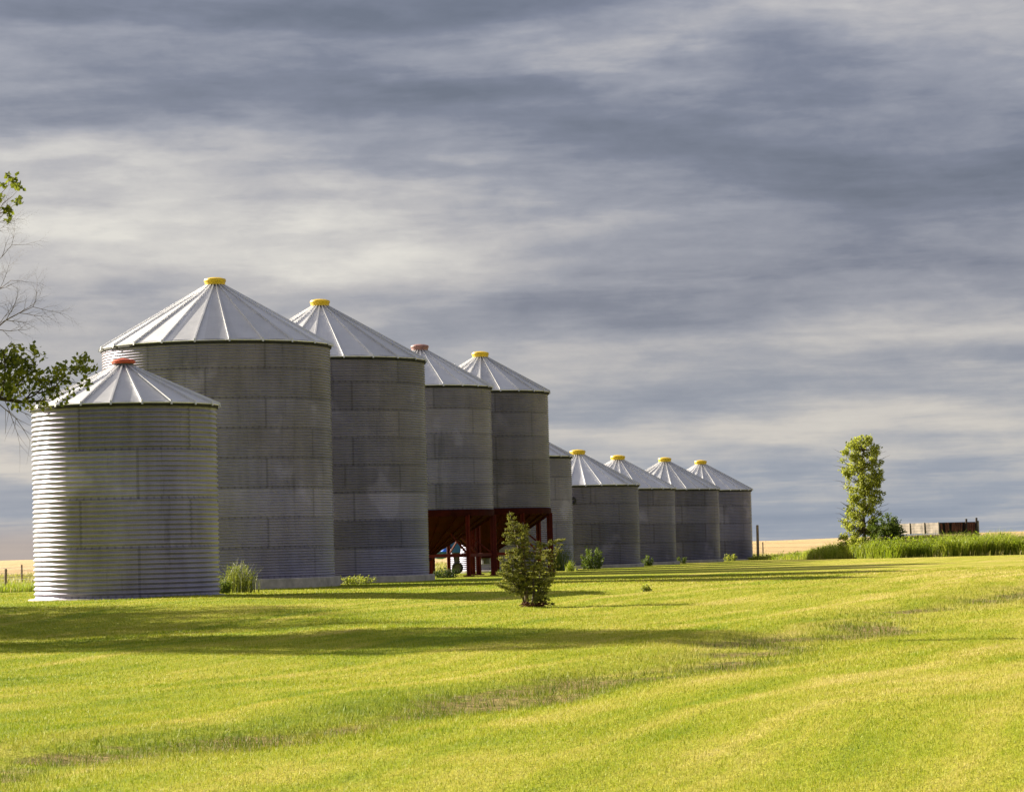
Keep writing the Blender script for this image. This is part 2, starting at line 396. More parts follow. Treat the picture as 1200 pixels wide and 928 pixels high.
# ------------------------------------------------------------------ grain bins
def galv(name, r, ringh, nsheet, phase, base, seed, warm=(1.04, .965, 1.28), rows=()):
    m, g, p = newmat(name); c = g.coord(); x, y, z = g.sep(c)[:3]
    ang = g.m('ARCTAN2', x, g.m('MULTIPLY', y, -1.))           # 0 = towards the lawn
    ri = g.m('FLOOR', g.m('DIVIDE', z, ringh)); rf = g.m('MULTIPLY', g.m('FRACT', g.m('DIVIDE', z, ringh)), ringh)
    odd = g.m('MULTIPLY', g.m('MODULO', ri, 2.), .5)
    u = g.m('ADD', g.m('MULTIPLY', g.m('SUBTRACT', ang, R(phase)), nsheet/(2*math.pi)), odd)
    u = g.m('ADD', u, 40.)
    ui = g.m('FLOOR', u); uf = g.m('FRACT', u); wm = 2*math.pi*r/nsheet
    rnd = g.white(g.comb(ui, ri, float(seed)))
    rrow = g.white(g.comb(3., ri, float(seed)+.5))
    d = g.m('MULTIPLY', g.m('MINIMUM', uf, g.m('SUBTRACT', 1., uf)), wm)
    seam = g.map(d, .03, .055, 1., 0.)
    lap = g.map(rf, .02, .07, 1., 0.)
    bolt = g.m('LESS_THAN', g.m('FRACT', g.m('MULTIPLY', ang, r/.24)), .30)
    bolt = g.m('MULTIPLY', bolt, g.map(rf, .06, .10, 1., 0.))
    off = g.vm('ADD', c, (seed*3.1, seed*1.7, 0.))
    streak = g.noise(g.vm('MULTIPLY', off, (1.6, 1.6, .16)), 1.5, 5, .6)
    cloud = g.noise(off, .55, 3, .5)
    spang = g.noise(off, 30., 2, .5)
    v = g.m('ADD', 1., g.m('MULTIPLY', g.m('SUBTRACT', rnd, .5), .20))
    v = g.m('ADD', v, g.m('MULTIPLY', g.m('SUBTRACT', rrow, .5), .22))
    for (i_, k_) in rows:       # tone offset for chosen ring rows
        v = g.m('ADD', v, g.m('MULTIPLY', g.m('COMPARE', ri, float(i_), .2), k_))
    drip = g.noise(g.comb(g.m('MULTIPLY', ang, r*1.3), g.m('MULTIPLY', z, .10), float(seed)), 2.2, 4, .7)
    v = g.m('ADD', v, g.m('MULTIPLY', g.map(drip, .58, .72, 0., 1., True), -.28))
    pale = g.noise(g.comb(g.m('MULTIPLY', ang, r*.5), g.m('MULTIPLY', z, .45), seed+4.), 1., 3, .5)
    v = g.m('ADD', v, g.m('MULTIPLY', g.map(pale, .60, .70, 0., 1., True), .38))
    v = g.m('ADD', v, g.m('MULTIPLY', g.m('SUBTRACT', streak, .5), .7))
    v = g.m('ADD', v, g.m('MULTIPLY', g.m('SUBTRACT', cloud, .5), .8))
    v = g.m('ADD', v, g.m('MULTIPLY', g.m('SUBTRACT', spang, .5), .45))
    v = g.m('MULTIPLY', v, g.m('SUBTRACT', 1., g.m('MULTIPLY', seam, .30)))
    v = g.m('MULTIPLY', v, g.m('SUBTRACT', 1., g.m('MULTIPLY', lap, .35)))
    v = g.m('MULTIPLY', v, g.m('SUBTRACT', 1., g.m('MULTIPLY', bolt, .30)))
    v = g.m('MULTIPLY', g.m('MAXIMUM', v, .25), base*1.0)
    tintn = g.noise(off, .35, 3, .5)
    tcol = g.ramp(tintn, [(.35, (.99, .955, 1.40)), (.65, warm)])
    g.L.new(g.vm('MULTIPLY', g.comb(v, v, v), tcol), p.inputs['Base Color'])
    p.inputs['Metallic'].default_value = .45
    g.L.new(g.map(streak, .3, .7, .34, .50), p.inputs['Roughness'])
    return m
def roofmat(name, base, seed, npan):
    m, g, p = newmat(name); c = g.coord(); x, y, z = g.sep(c)[:3]
    ang = g.m('ARCTAN2', x, g.m('MULTIPLY', y, -1.))
    pid = g.m('FLOOR', g.m('ADD', g.m('MULTIPLY', ang, npan/(2*math.pi)), 50.))
    rnd = g.white(g.comb(pid, float(seed), 0.))
    off = g.vm('ADD', c, (seed*2.3, seed*1.1, 0.))
    v = g.m('ADD', g.m('ADD', 1., g.m('MULTIPLY', g.m('SUBTRACT', rnd, .5), .28)), g.m('MULTIPLY', g.m('SUBTRACT', g.noise(off, 1.2, 5, .6), .5), .35))
    v = g.m('MULTIPLY', v, base)
    g.L.new(g.vm('MULTIPLY', g.comb(v, v, v), (1., 1., 1.03)), p.inputs['Base Color'])
    p.inputs['Metallic'].default_value = .45; p.inputs['Roughness'].default_value = .42
    g.L.new(g.bump(g.noise(off, 1.6, 3, .5), .35, .03), p.inputs['Normal'])
    return m
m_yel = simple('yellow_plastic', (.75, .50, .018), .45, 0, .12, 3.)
m_red = simple('faded_red_paint', (.55, .085, .03), .5, 0, .2, 3.)
m_rust = simple('faded_pink_red_paint', (.30, .15, .14), .6, 0, .3, 4.)
m_conc = simple('concrete', (.42, .38, .34), .9, 0, .3, 3., .02)
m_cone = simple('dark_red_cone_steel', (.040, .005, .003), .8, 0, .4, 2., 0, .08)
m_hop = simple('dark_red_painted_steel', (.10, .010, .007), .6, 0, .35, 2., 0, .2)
m_black = simple('black_rubber', (.012, .012, .013), .6, 0, .3, 8.)
m_white = simple('weathered_white_metal', (.36, .34, .31), .6, 0, .15, 3.)
m_blue = simple('blue_paint', (.03, .16, .55), .4, 0, .2, 4.)
m_dsteel = simple('dark_steel', (.10, .10, .105), .5, .6, .3, 8.)
m_eave = simple('dark_eave_shade', (.018, .018, .018), .8, 0, .3, 5.)  # near-black colour for the painted shade line under the eaves
m_trim = simple('galvanised_trim', (.30, .30, .30), .5, .5, .2, 8.)

def bin_wall(r, H, rings, ncor, mat, parent, amp, seg=160):
    prof = []; rh = H/rings; per = 8
    for k in range(rings):
        for i in range(ncor*per+1):
            t = i/(ncor*per)
            rr = r + amp*math.cos(2*math.pi*i/per) + (.010 if i > 2 else .0)
            z = (k+t)*rh + (.0 if i else .002)
            prof.append((rr, z))
    mb = MB(); mb.lathe(prof, seg); return mb.build('wall', mat, parent, smooth=True)
def bin_roof(r, z0, slope, capr, npan, phase, mat, parent, over=.13):
    mb = MB(); ro = r+over; zt = z0+(r-capr)*math.tan(slope); ze = z0-over*math.tan(slope)+.03; T = []
    A = [-math.pi/2 + R(phase) + 2*math.pi*k/npan for k in range(npan)]
    # pans (flat sheets between ribs), folded drip edge and underside
    V = []
    for (rr, z) in ((capr, zt), (ro, ze), (ro-.005, ze-.025), (r-.05, z0+.02)):
        for a in A: V.append((rr*math.cos(a), rr*math.sin(a), z))
    F = []
    for i in range(3):
        for k in range(npan):
            F.append((i*npan+k, (i+1)*npan+k, (i+1)*npan+(k+1) % npan, i*npan+(k+1) % npan))
    F.append(tuple(range(npan)))
    mb.add(V, F)
    for a in A:
        p0 = Vector((capr*.9*math.cos(a), capr*.9*math.sin(a), zt+.035)); p1 = Vector(((ro+.01)*math.cos(a), (ro+.01)*math.sin(a), ze+.025))
        mb.bar(p0, p1, .055, .085)
        mb.bar(p1+Vector((0, 0, .02)), p1+Vector((.02*math.cos(a), .02*math.sin(a), -.09)), .06, .03, up=Vector((math.cos(a), math.sin(a), 0)))
    o = mb.build('roof', mat, parent)
    mt = MB(); mt.lathe([(r+.085, ze-.018), (r+.085, ze-.10), (r+.02, ze-.13)], npan*2); mt.build('eave_shade_ring', m_eave, o)  # dark ring stands in for the shadow under the roof edge
    return o, zt
def bin_cap(capr, zt, mat, parent, tall=.28, kind=0):
    mb = MB(); c = capr
    if kind == 0:
        prof = [(c*1.0, zt+.06), (c*1.02, zt+tall*.55), (c*1.08, zt+tall*.62), (c*1.10, zt+tall*.82), (c*1.04, zt+tall), (c*.6, zt+tall+.05), (.02, zt+tall+.07)]
    else:
        prof = [(c*1.02, zt+tall*.50), (c*1.14, zt+tall*.58), (c*1.16, zt+tall*.80), (c*1.0, zt+tall), (.02, zt+tall+.06)]
    mb.lathe(prof, 28, capt=True); cp = mb.build('cap', mat, parent, smooth=False)
    if kind == 1:
        mc = MB(); mc.lathe([(c*.92, zt-.04), (c*.92, zt+tall*.52)], 24); mc.build('collar', m_dsteel, cp)
    else:
        mc = MB(); mc.lathe([(c*.90, zt-.04), (c*.90, zt+.08)], 24); mc.build('collar', m_dsteel, cp)
    return cp
FLATG = 'round flat bottomed steel grain bins standing on the ground'
def grain_bin(apx, eave_mid_y, Y, r, rings, ncor, slope, capr, npan, phase, cap, base, seed, label, sheets, sph, slab=0, slab_r=.25, legs=None, amp=.022, warm=(1.04, .965, 1.28), group=FLATG, ckind=0, tall=.28, bottom=None, rbase=.66, rows=()):
    c = at(apx, eave_mid_y, Y); gx, gy = c.x, c.y; g0 = gzf(gx, gy-r); ze = c.z-g0
    root = empty('hopper_bin' if legs else 'grain_bin', (gx, gy, g0), label, 'grain bin', group)
    zb = slab if not legs else bottom
    H = ze-zb
    mat = galv('galvanised_corrugated_sheet', r, H/rings, sheets, sph, base, seed, warm, rows)
    wl = bin_wall(r, H, rings, ncor, mat, root, amp); wl.location.z = zb
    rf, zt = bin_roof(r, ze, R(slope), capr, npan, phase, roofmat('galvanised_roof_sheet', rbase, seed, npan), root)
    bin_cap(capr, zt, cap, root, tall, ckind)
    if slab and not legs:
        mb = MB(); rs = r+slab_r
        prof = [(rs*1.002, -.35), (rs, slab-.03), (rs-.03, slab), (r-.2, slab+.002)]
        mb.lathe(prof, 96); mb.build('foundation', m_conc, root)
    return root, ze, zb, mat

B = {}
B[1] = grain_bin(145.5, 475.9, 90., 2.83, 4, 10, 25.5, .33, 20, 0, m_red, .30, 1,
    'nearest and leftmost grain bin, squat with a low orange red cap, sunlit on its left', 5, 15, slab=.03, slab_r=.22, amp=.028, ckind=1, tall=.24)
B[2] = grain_bin(253.5, 406.6, 109.5, 4.27, 8, 11, 30.5, .38, 22, -4.3, m_yel, .24, 2,
    'widest grain bin with a yellow cap, rising behind the orange capped bin', 6, 0, slab=.37, slab_r=.22, rows=((2, .55), (0, .15), (1, .10)))
B[3] = grain_bin(376.5, 424.6, 120.5, 4.27, 8, 11, 30.5, .38, 22, -.7, m_yel, .215, 3,
    'tall grain bin with a yellow cap between the widest bin and the raised hopper bins', 6, 20, slab=.25, slab_r=.25, rows=((2, .25), (0, .3), (4, -.1)))
B[6] = grain_bin(597, 535.7, 150., 3.18, 5, 11, 30, .38, 22, 3, m_yel, .26, 6,
    'grain bin half hidden behind the raised yellow capped bin, its cap out of sight', 5, 10, slab=.12, slab_r=.2)
B[7] = grain_bin(678, 568.8, 160., 3.27, 4, 12, 29.7, .40, 24, 5.2, m_yel, .195, 7,
    'small grain bin with a round black port high on its wall', 6, -20, slab=.18, slab_r=.22)
B[8] = grain_bin(725, 573.0, 171., 3.27, 4, 12, 30, .40, 24, 2, m_yel, .20, 8,
    'small yellow capped grain bin just right of the one with the black port', 6, 5, slab=.18, slab_r=.22)
B[9] = grain_bin(780, 573.6, 181., 3.27, 4, 12, 30, .38, 24, 4, m_yel, .20, 9,
    'small yellow capped grain bin, second from the right end of the row', 6, 14, slab=.18, slab_r=.22)
B[10] = grain_bin(822, 574.5, 193., 3.27, 4, 12, 30, .38, 24, 0, m_yel, .20, 10,
    'last grain bin at the right end of the row, open grass beyond it', 6, 22, slab=.10, slab_r=.2)
# round black port on bin 7
root = B[7][0]; a = R(-7.5)
p_ = Vector((3.30*math.sin(a), -3.30*math.cos(a), B[7][1]-.88))
mb = MB(); V = []; F = []
for i in range(24):
    q = 2*math.pi*i/24
    for j in range(8):
        t = 2*math.pi*j/8; rr = .15+.065*math.cos(t); V.append(p_+Vector((rr*math.cos(q), -.04+.065*math.sin(t), rr*math.sin(q))))
for i in range(24):
    for j in range(8): F.append((i*8+j, ((i+1) % 24)*8+j, ((i+1) % 24)*8+(j+1) % 8, i*8+(j+1) % 8))
mb.add(V, F); port = mb.build('port', m_black, root, smooth=True); port['label'] = 'round black port ring'
# hopper bins on legs
HOPG = 'raised hopper bins standing on dark red legs'
def hopper(apx, ey, Y, legphase, cap, base, seed, label, npphase, ckind=0):
    c = at(apx, ey, Y); g0 = gzf(c.x, c.y-3.2); bot = at(apx, 596.5+(.0253*(540-apx)), Y-3.1).z-g0
    root, ze, zb, mat = grain_bin(apx, ey, Y, 3.2, 5, 11, 30.6, .38, 22, npphase, cap, base, seed, label, 5, 12, legs=True, bottom=bot, group=HOPG, ckind=ckind, warm=(1.04, .96, 1.18))
    r = 3.2; zc = .98
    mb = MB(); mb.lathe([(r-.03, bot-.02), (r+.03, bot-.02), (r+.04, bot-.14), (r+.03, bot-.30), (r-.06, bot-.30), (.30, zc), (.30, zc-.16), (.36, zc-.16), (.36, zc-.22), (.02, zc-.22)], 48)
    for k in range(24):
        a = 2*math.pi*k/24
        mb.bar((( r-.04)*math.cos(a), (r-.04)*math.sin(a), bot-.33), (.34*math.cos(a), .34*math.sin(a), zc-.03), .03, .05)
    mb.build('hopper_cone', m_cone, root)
    mb = MB(); 
    for zz, hh in ((.95, .13),):
        for k in range(8):
            a0 = R(legphase+45*k)-math.pi/2; a1 = a0+math.pi/4
            mb.bar((r*.97*math.cos(a0), r*.97*math.sin(a0), zz), (r*.97*math.cos(a1), r*.97*math.sin(a1), zz), .10, hh)
    mb.build('brace', m_hop, root)
    for k in range(8):
        a = R(legphase+45*k)-math.pi/2; x, y = (r-.02)*math.cos(a), (r-.02)*math.sin(a)
        rot = Matrix.Rotation(a, 3, 'Z'); mb = MB(); h = bot-.25
        mb.box((x, y, h/2), (.035, .20, h), rot)
        mb.box((x+.08*math.cos(a), y+.08*math.sin(a), h/2), (.13, .03, h), rot); mb.box((x-.08*math.cos(a), y-.08*math.sin(a), h/2), (.125, .03, h), rot)
        mb.box((x, y, .03), (.36, .36, .05), rot)
        # diagonal strut from the leg in to the cone
        mb.bar((x, y, .95), (x*.62, y*.62, bot-.3-(r*.38)*.66), .07, .07)
        mb.build('leg', m_hop, root)
    mb = MB(); mb.tube([(0, 0, zc-.2), (0, 0, zc-.5)], [.2, .2], 12); mb.build('outlet', m_dsteel, root)
    return root
hopper(493, 454.6, 133., 40, m_rust, .26, 4, 'raised hopper bin with a faded pinkish red cap, next to the tall flat bottomed bin', 3.3)
hopper(564, 460.5, 140., -10, m_yel, .20, 5, 'raised hopper bin with a bright yellow cap behind the spruce', 0)

# ------------------------------------------------------------------ ground cover
def hit(px, py, y0=16., y1=260.):
    """point of the terrain seen at a photo pixel"""
    Y = y0; prev = None
    while Y < y1:
        p = at(px, py, Y)
        if p.z <= gzf(p.x, p.y): return Vector((p.x, p.y, gzf(p.x, p.y)))
        Y += .25
    p = at(px, py, y1); return Vector((p.x, p.y, gzf(p.x, p.y)))

m_blade, g, p = newmat('grass_blades')
c, flat, f = lawn_nodes(g)
t = g.attr('tint'); f = g.m('ADD', f, g.m('MULTIPLY', g.m('SUBTRACT', t, .5), .30))
col = g.ramp(f, [(.15, (.14, .225, .010)), (.38, (.275, .33, .013)), (.60, (.43, .405, .055)), (.82, (.62, .53, .20))])
dry = g.attr('dry')
rg = g.ramp(g.m('ADD', g.m('MULTIPLY', g.noise(flat, 2.6, 5, .7), .8), g.m('MULTIPLY', t, .20)), [(.38, (.05, .10, .006)), (.55, (.17, .21, .015)), (.78, (.33, .28, .07))])
col = g.mix(dry, col, rg)
g.L.new(col, p.inputs['Base Color']); p.inputs['Roughness'].default_value = .6; p.inputs['Specular IOR Level'].default_value = .2
tr = g.N.new('ShaderNodeBsdfTranslucent'); g.L.new(col, tr.inputs[0]); mx = g.N.new('ShaderNodeMixShader'); mx.inputs[0].default_value = .3
g.L.new(p.outputs[0], mx.inputs[1]); g.L.new(tr.outputs[0], mx.inputs[2]); g.L.new(mx.outputs[0], g.N['Material Output'].inputs[0])

def blades(x, y, L, W, lean=.6, zoff=-.004):
    n = len(x); a = rng.uniform(0, 2*np.pi, n); h = rng.uniform(0, 2*np.pi, n)
    ln = np.abs(rng.normal(0, lean, n)); ln = np.clip(ln, 0, 1.3)
    z = gz(x, y)+zoff; bx = np.cos(a)*W/2; by = np.sin(a)*W/2
    tx = x+np.cos(h)*L*np.sin(ln); ty = y+np.sin(h)*L*np.sin(ln); tz = z+L*np.cos(ln)
    return np.stack([np.stack([x-bx, y-by, z], -1), np.stack([x+bx, y+by, z], -1), np.stack([tx, ty, tz], -1)], 1)
VV = []; TT = []; DD = []
for (ya, yb, dens, L0, W0) in ((15, 26, 1300, .034, .007), (26, 38, 850, .036, .009), (38, 55, 420, .040, .013), (55, 85, 170, .045, .019), (85, 112, 60, .05, .028)):
    hw = .20*yb+1.2; n = int(dens*(yb-ya)*2*hw*.92)
    y = rng.uniform(ya, yb, n); x = rng.uniform(-1, 1, n)*(.20*y+1.2)
    wear = wearf(x, y)
    nz = np.array([noise.noise((float(a)*.9, float(b_)*.9, 0.)) for a, b_ in zip(x[::1], y[::1])]) if n < 0 else np.sin(x*2.1+np.sin(y*1.3)*2)*np.sin(y*1.7+np.sin(x*2.9)*1.5)
    keep = rng.uniform(0, 1, n) > wear*(.50+.45*nz); x, y, wear, nz = x[keep], y[keep], wear[keep], nz[keep]
    n = len(x); L = L0*rng.uniform(.5, 1.3, n)*(1+wear*rng.uniform(-.3, 2.8, n)); W = W0*rng.uniform(.6, 1.3, n)
    v = blades(x, y, L, W, .85); VV.append(v.reshape(-1, 3)); TT.append(np.repeat(rng.uniform(0, 1, n), 3)); DD.append(np.repeat(np.clip(wear*1.15-.1, 0, 1), 3))
o = np_mesh('short_grass', np.concatenate(VV), 3, m_blade, tint=np.concatenate(TT), tint2=np.concatenate(DD)); tag(o, 'short mown yellow green grass covering the lawn', 'grass', kind='stuff')

m_tall = leafmat('tall_grass_blades', (.05, .09, .006), (.20, .26, .014), (.46, .45, .09), .48)
m_straw = leafmat('straw_grass_blades', (.13, .15, .02), (.27, .27, .05), (.48, .40, .16), .35)
def tall(x, y, H, W, bend=.35, seg=2):
    """curved two-part blades: quad + tip as quads with a shared thin end"""
    n = len(x); a = rng.uniform(0, 2*np.pi, n); h = rng.normal(.3, 1.3, n); z = gz(x, y)-.02
    bx, by = np.cos(a)*W/2, np.sin(a)*W/2; b1 = bend*rng.uniform(.2, 1., n)*H
    mx_, my_, mz_ = x+np.cos(h)*b1*.25, y+np.sin(h)*b1*.25, z+H*.55
    tx, ty, tz = x+np.cos(h)*b1, y+np.sin(h)*b1, z+H*rng.uniform(.85, 1., n)
    s = .8
    q1 = np.stack([np.stack([x-bx, y-by, z], -1), np.stack([x+bx, y+by, z], -1), np.stack([mx_+bx*s, my_+by*s, mz_], -1), np.stack([mx_-bx*s, my_-by*s, mz_], -1)], 1)
    q2 = np.stack([np.stack([mx_-bx*s, my_-by*s, mz_], -1), np.stack([mx_+bx*s, my_+by*s, mz_], -1), np.stack([tx+bx*.15, ty+by*.15, tz], -1), np.stack([tx-bx*.15, ty-by*.15, tz], -1)], 1)
    return np.concatenate([q1, q2], 1).reshape(-1, 3)
def clumpy(x, y, s=1.):
    return .5+.25*np.sin(x*1.7*s+2*np.sin(y*.9*s))+.25*np.sin(y*2.3*s+1.7*np.sin(x*1.1*s))
def leaf_quads(cen, n_each, spread, size, up=.4, tintf=None, aspect=.62):
    """diamond leaves scattered round each centre; spread per axis"""
    cen = np.asarray(cen, float); m_ = len(cen); n = m_*n_each
    base = np.repeat(cen, n_each, 0)
    d = rng.normal(0, 1, (n, 3)); d /= np.linalg.norm(d, axis=1)[:, None]; rr = rng.uniform(0, 1, n)**.6
    sp = np.broadcast_to(np.asarray(spread, float), (m_, 3)) if np.ndim(spread) < 2 else np.asarray(spread)
    P = base+d*rr[:, None]*np.repeat(sp, n_each, 0)
    ax = rng.normal(0, 1, (n, 3)); ax[:, 2] -= .25; ax /= np.linalg.norm(ax, axis=1)[:, None]
    nn = rng.normal(0, 1, (n, 3)); nn[:, 2] += up*2; sd = np.cross(ax, nn); sd /= np.linalg.norm(sd, axis=1)[:, None]
    L = size*rng.uniform(.6, 1.25, n)[:, None]
    mid = P+ax*L*.45; dn = np.cross(sd, ax)*L*.10
    q = np.stack([P, mid+sd*L*aspect/2-dn, P+ax*L, mid-sd*L*aspect/2-dn], 1)
    ct = np.repeat(rng.uniform(.15, .85, m_), n_each)
    t = np.clip(ct*.6+rng.normal(.2, .16, n), 0, 1)
    return q.reshape(-1, 3), np.repeat(t, 4)
# right hand strip
n = 100000
x = rng.uniform(13.5, 56, n); y = edge(x)+np.abs(rng.normal(0, 3.2, n))+rng.uniform(-.25, .1, n)+1.6*vnoise(x, x*0, .5, 21)
k = smooth(15.5, 22, x)
cz = .5*vnoise(x, y, .45, 11)+.5*vnoise(x, y, 1.6, 12); H = (.25+1.17*k)*(.45+.75*cz)*rng.uniform(.5, 1.15, n)*(1-.25*smooth(27, 33, x))
v = tall(x, y, H, rng.uniform(.018, .035, n), .75); tn = np.clip(cz*.7+rng.normal(.22, .2, n)+.25*(1-k), 0, 1)
nw = 900; xw = rng.uniform(15.5, 45, nw); yw = edge(xw)+rng.uniform(.2, 4, nw); hw_ = (.15+.9*smooth(15.5, 22, xw))*rng.uniform(.4, 1.1, nw)
qw, tw = leaf_quads(np.stack([xw, yw, gz(xw, yw)+hw_], -1), 14, (.3, .3, .22), .15, up=.3, aspect=.4)
v = np.concatenate([v, qw]); tw = np.clip(tw*.8, 0, 1)
o = np_mesh('tall_grass', v, 4, m_tall, tint=np.concatenate([np.repeat(tn, 8), tw])); tag(o, 'tall green uncut grass along the right edge of the lawn', 'grass', kind='stuff')
# left strip and thin cover of the pasture behind the bins
n = 16000
x = rng.uniform(-34, -13, n); y = edge(x)+np.abs(rng.normal(0, 4, n)); cz = clumpy(x, y)
H = .42*(.5+.7*cz)*rng.uniform(.5, 1.2, n); v1 = tall(x, y, H, rng.uniform(.015, .03, n)); t1 = np.repeat(np.clip(cz*.5+rng.normal(.25, .15, n), 0, 1), 8)
o = np_mesh('meadow_grass', v1, 4, m_tall, tint=t1); tag(o, 'knee high green grass round the fence post left of the row', 'grass', kind='stuff')
n = 60000
x = rng.uniform(-50, 70, n); y = edge(x)+rng.uniform(0, 1, n)**1.3*(PB-edge(x)); cz = clumpy(x, y, .3)
H = .34*(.4+.8*cz)*rng.uniform(.5, 1.2, n); v1 = tall(x, y, H, rng.uniform(.03, .06, n))
o = np_mesh('pasture_grass', v1, 4, m_straw, tint=np.repeat(np.clip(cz*.5+rng.normal(.25, .2, n), 0, 1), 8)); tag(o, 'straw coloured rough grass in the pasture behind the row', 'grass', kind='stuff')

# ------------------------------------------------------------------ leaves
m_leaf = leafmat('broad_leaves', (.03, .055, .008), (.085, .125, .014), (.20, .235, .03), .38)
m_leafm = leafmat('branch_leaves', (.025, .045, .006), (.15, .18, .018), (.40, .40, .06), .40)
m_leafd = leafmat('dark_leaves', (.018, .035, .007), (.04, .07, .012), (.09, .13, .02), .3)
m_leafy = leafmat('light_leaves', (.08, .105, .012), (.27, .30, .035), (.50, .50, .13), .48)
m_bark = simple('grey_brown_bark', (.11, .085, .065), .9, 0, .35, 5., .01)
m_twig = simple('bare_twig_bark', (.20, .15, .13), .85, 0, .25, 6.)
m_darkbark = simple('dark_bark', (.045, .035, .028), .9, 0, .35, 6.)

def bend(a, b, k=3, j=.08):
    a = Vector(a); b = Vector(b); L = (b-a).length; out = []
    for i in range(k+1):
        t = i/k; q = a.lerp(b, t)
        if 0 < i < k: q += Vector((random.gauss(0, 1), random.gauss(0, 1), random.gauss(0, .8)))*L*j
        out.append(q)
    return out
def crown_tree(name, base, pts, limb_r, mat, bark, label, cat, group, nleaf, spread, size, trunk_pts, trunk_r, aspect=.62, extra=None, up=.4):
    """trunk along trunk_pts, one limb to each cluster centre, leaves round the centres (all in world space)"""
    root = empty(name, base, label, cat, group); inv_ = -Vector(base)
    tp = [Vector(p) for p in trunk_pts]; mb = MB(); mb.tube([p+inv_ for p in tp], trunk_r, 9)
    for c_ in pts:
        c_ = Vector(c_)
        # leave the trunk below the cluster
        cand = [(p, (p-c_).length + max(0, p.z-c_.z+.15)*4) for p in tp[1:]]
        s = min(cand, key=lambda q: q[1])[0]; L = (c_-s).length
        rad = limb_r*min(1.3, .35+L*.25)
        P_ = bend(s, c_, 4, .06); mb.tube([q+inv_ for q in P_], [rad, rad*.75, rad*.55, rad*.35, rad*.15], 5)
    if extra: extra(mb, inv_)
    mb.build('trunk', bark, root, smooth=True)
    q, t = leaf_quads(np.array([list(Vector(c_)+inv_) for c_ in pts]), nleaf, spread, size, up=up, aspect=aspect)
    np_mesh('crown', q, 4, mat, tint=t, parent=root)
    return root

# tree at the right end
Y = 174.
b0 = hit(1013, 654) if False else at(1013, 640, Y); b0 = Vector((b0.x, b0.y, gzf(b0.x, b0.y)))
ctl = [(512, 1004, 1026), (518, 994, 1032), (527, 984, 1034), (538, 980, 1035), (552, 981, 1039), (566, 986, 1037), (580, 988, 1037), (592, 990, 1036), (602, 989, 1034), (614, 982, 1034), (624, 977, 1038)]
cs = []
for i in range(270):
    py = 513+127*((i+random.random())/270); l = np.interp(py, [c_[0] for c_ in ctl], [c_[1] for c_ in ctl]); r_ = np.interp(py, [c_[0] for c_ in ctl], [c_[2] for c_ in ctl])
    cx = (l+r_)/2; w2 = (r_-l)/2*.86; th = random.uniform(0, 2*math.pi); q = math.sqrt(random.random())
    c_ = at(cx+w2*q*math.cos(th), py, Y); c_.y += w2*q*math.sin(th)*Y/FPX
    if py > 596 and abs(cx+w2*q*math.cos(th)-1013) < 4 and random.random() < .5: continue
    cs.append(c_)
tpts = [b0+Vector((0, 0, -.1)), at(1013, 622, Y), at(1012, 600, Y), at(1014, 575, Y), at(1009, 550, Y), at(1012, 528, Y), at(1016, 513, Y)]
def ex1(mb, inv_):
    for (a, b_) in (((1012, 610), (1024, 575)), ((1012, 612), (1000, 590)), ((1013, 618), (1028, 600)), ((1005, 600), (985, 588)), ((1010, 560), (1029, 535)), ((1010, 560), (995, 530))):
        P_ = bend(at(*a, Y), at(*b_, Y), 4, .05); mb.tube([q+inv_ for q in P_], [.045, .04, .03, .02, .008], 5)
    for i in range(26):
        py = random.uniform(520, 618); s = random.choice((-1, 1)); x0 = 1010+s*16; x1 = 1009+s*random.uniform(24, 34)
        P_ = bend(at(x0, py+5, Y), at(x1, py-random.uniform(-2, 7), Y), 3, .05); mb.tube([q+inv_ for q in P_], [.016, .012, .008, .004], 4)
crown_tree('broadleaf_tree', b0, cs, .035, m_leafy, m_bark, 'narrow upright light green tree in the tall grass', 'tree', None, 52, (.26, .26, .24), .15, tpts, [.10, .085, .075, .06, .045, .03, .012], extra=ex1)
b1 = at(1040, 632, 172); b1 = Vector((b1.x, b1.y, gzf(b1.x, b1.y)))
cs = []
for i in range(80):
    th = random.uniform(0, 2*math.pi); q = math.sqrt(random.random()); px = 1040+21*q*math.cos(th); py = random.uniform(603+abs(px-1038)*.5, 640)
    c_ = at(px, py, 172); c_.y += q*math.sin(th)*1.0; cs.append(c_)
crown_tree('shrub', b1, cs, .03, m_leaf, m_darkbark, 'dark green shrub at the foot of the narrow tree', 'shrub', None, 60, (.24, .24, .2), .13, [b1, b1+Vector((.05, 0, .5)), b1+Vector((0, 0, 1.0))], [.07, .05, .03])

# tree standing outside the left edge: two leafy branches and one bare one reach into view
YB = 61.
base = Vector((-17.2, 62.5, gzf(-17.2, 62.5)))
tpts = [base+Vector((0, 0, -.1)), base+Vector((.1, 0, 1.8)), base+Vector((-.1, .1, 3.6)), base+Vector((.1, 0, 5.6)), base+Vector((0, .1, 7.8)), base+Vector((.2, 0, 10)), base+Vector((.1, 0, 11))]
cs = []
for i in range(150):
    d = Vector((random.gauss(0, 1), random.gauss(0, 1), random.gauss(0, 1))).normalized()*random.random()**.4
    cs.append(base+Vector((d.x*4.6, d.y*4.8, 7.0+d.z*4.0)))
root = empty('broadleaf_tree', base, 'tree reaching in at the left edge with leafy and bare branches', 'tree')
mb = MB(); mb.tube([p-base for p in tpts], [.30, .24, .21, .17, .13, .08, .03], 12)
for c_ in cs:
    s = min(tpts[2:], key=lambda p: (p-c_).length+max(0, p.z-c_.z+.3)*3); P_ = bend(s, c_, 4, .06)
    mb.tube([q-base for q in P_], [.07, .05, .035, .02, .008], 5)
mb.build('trunk', m_bark, root, smooth=True)
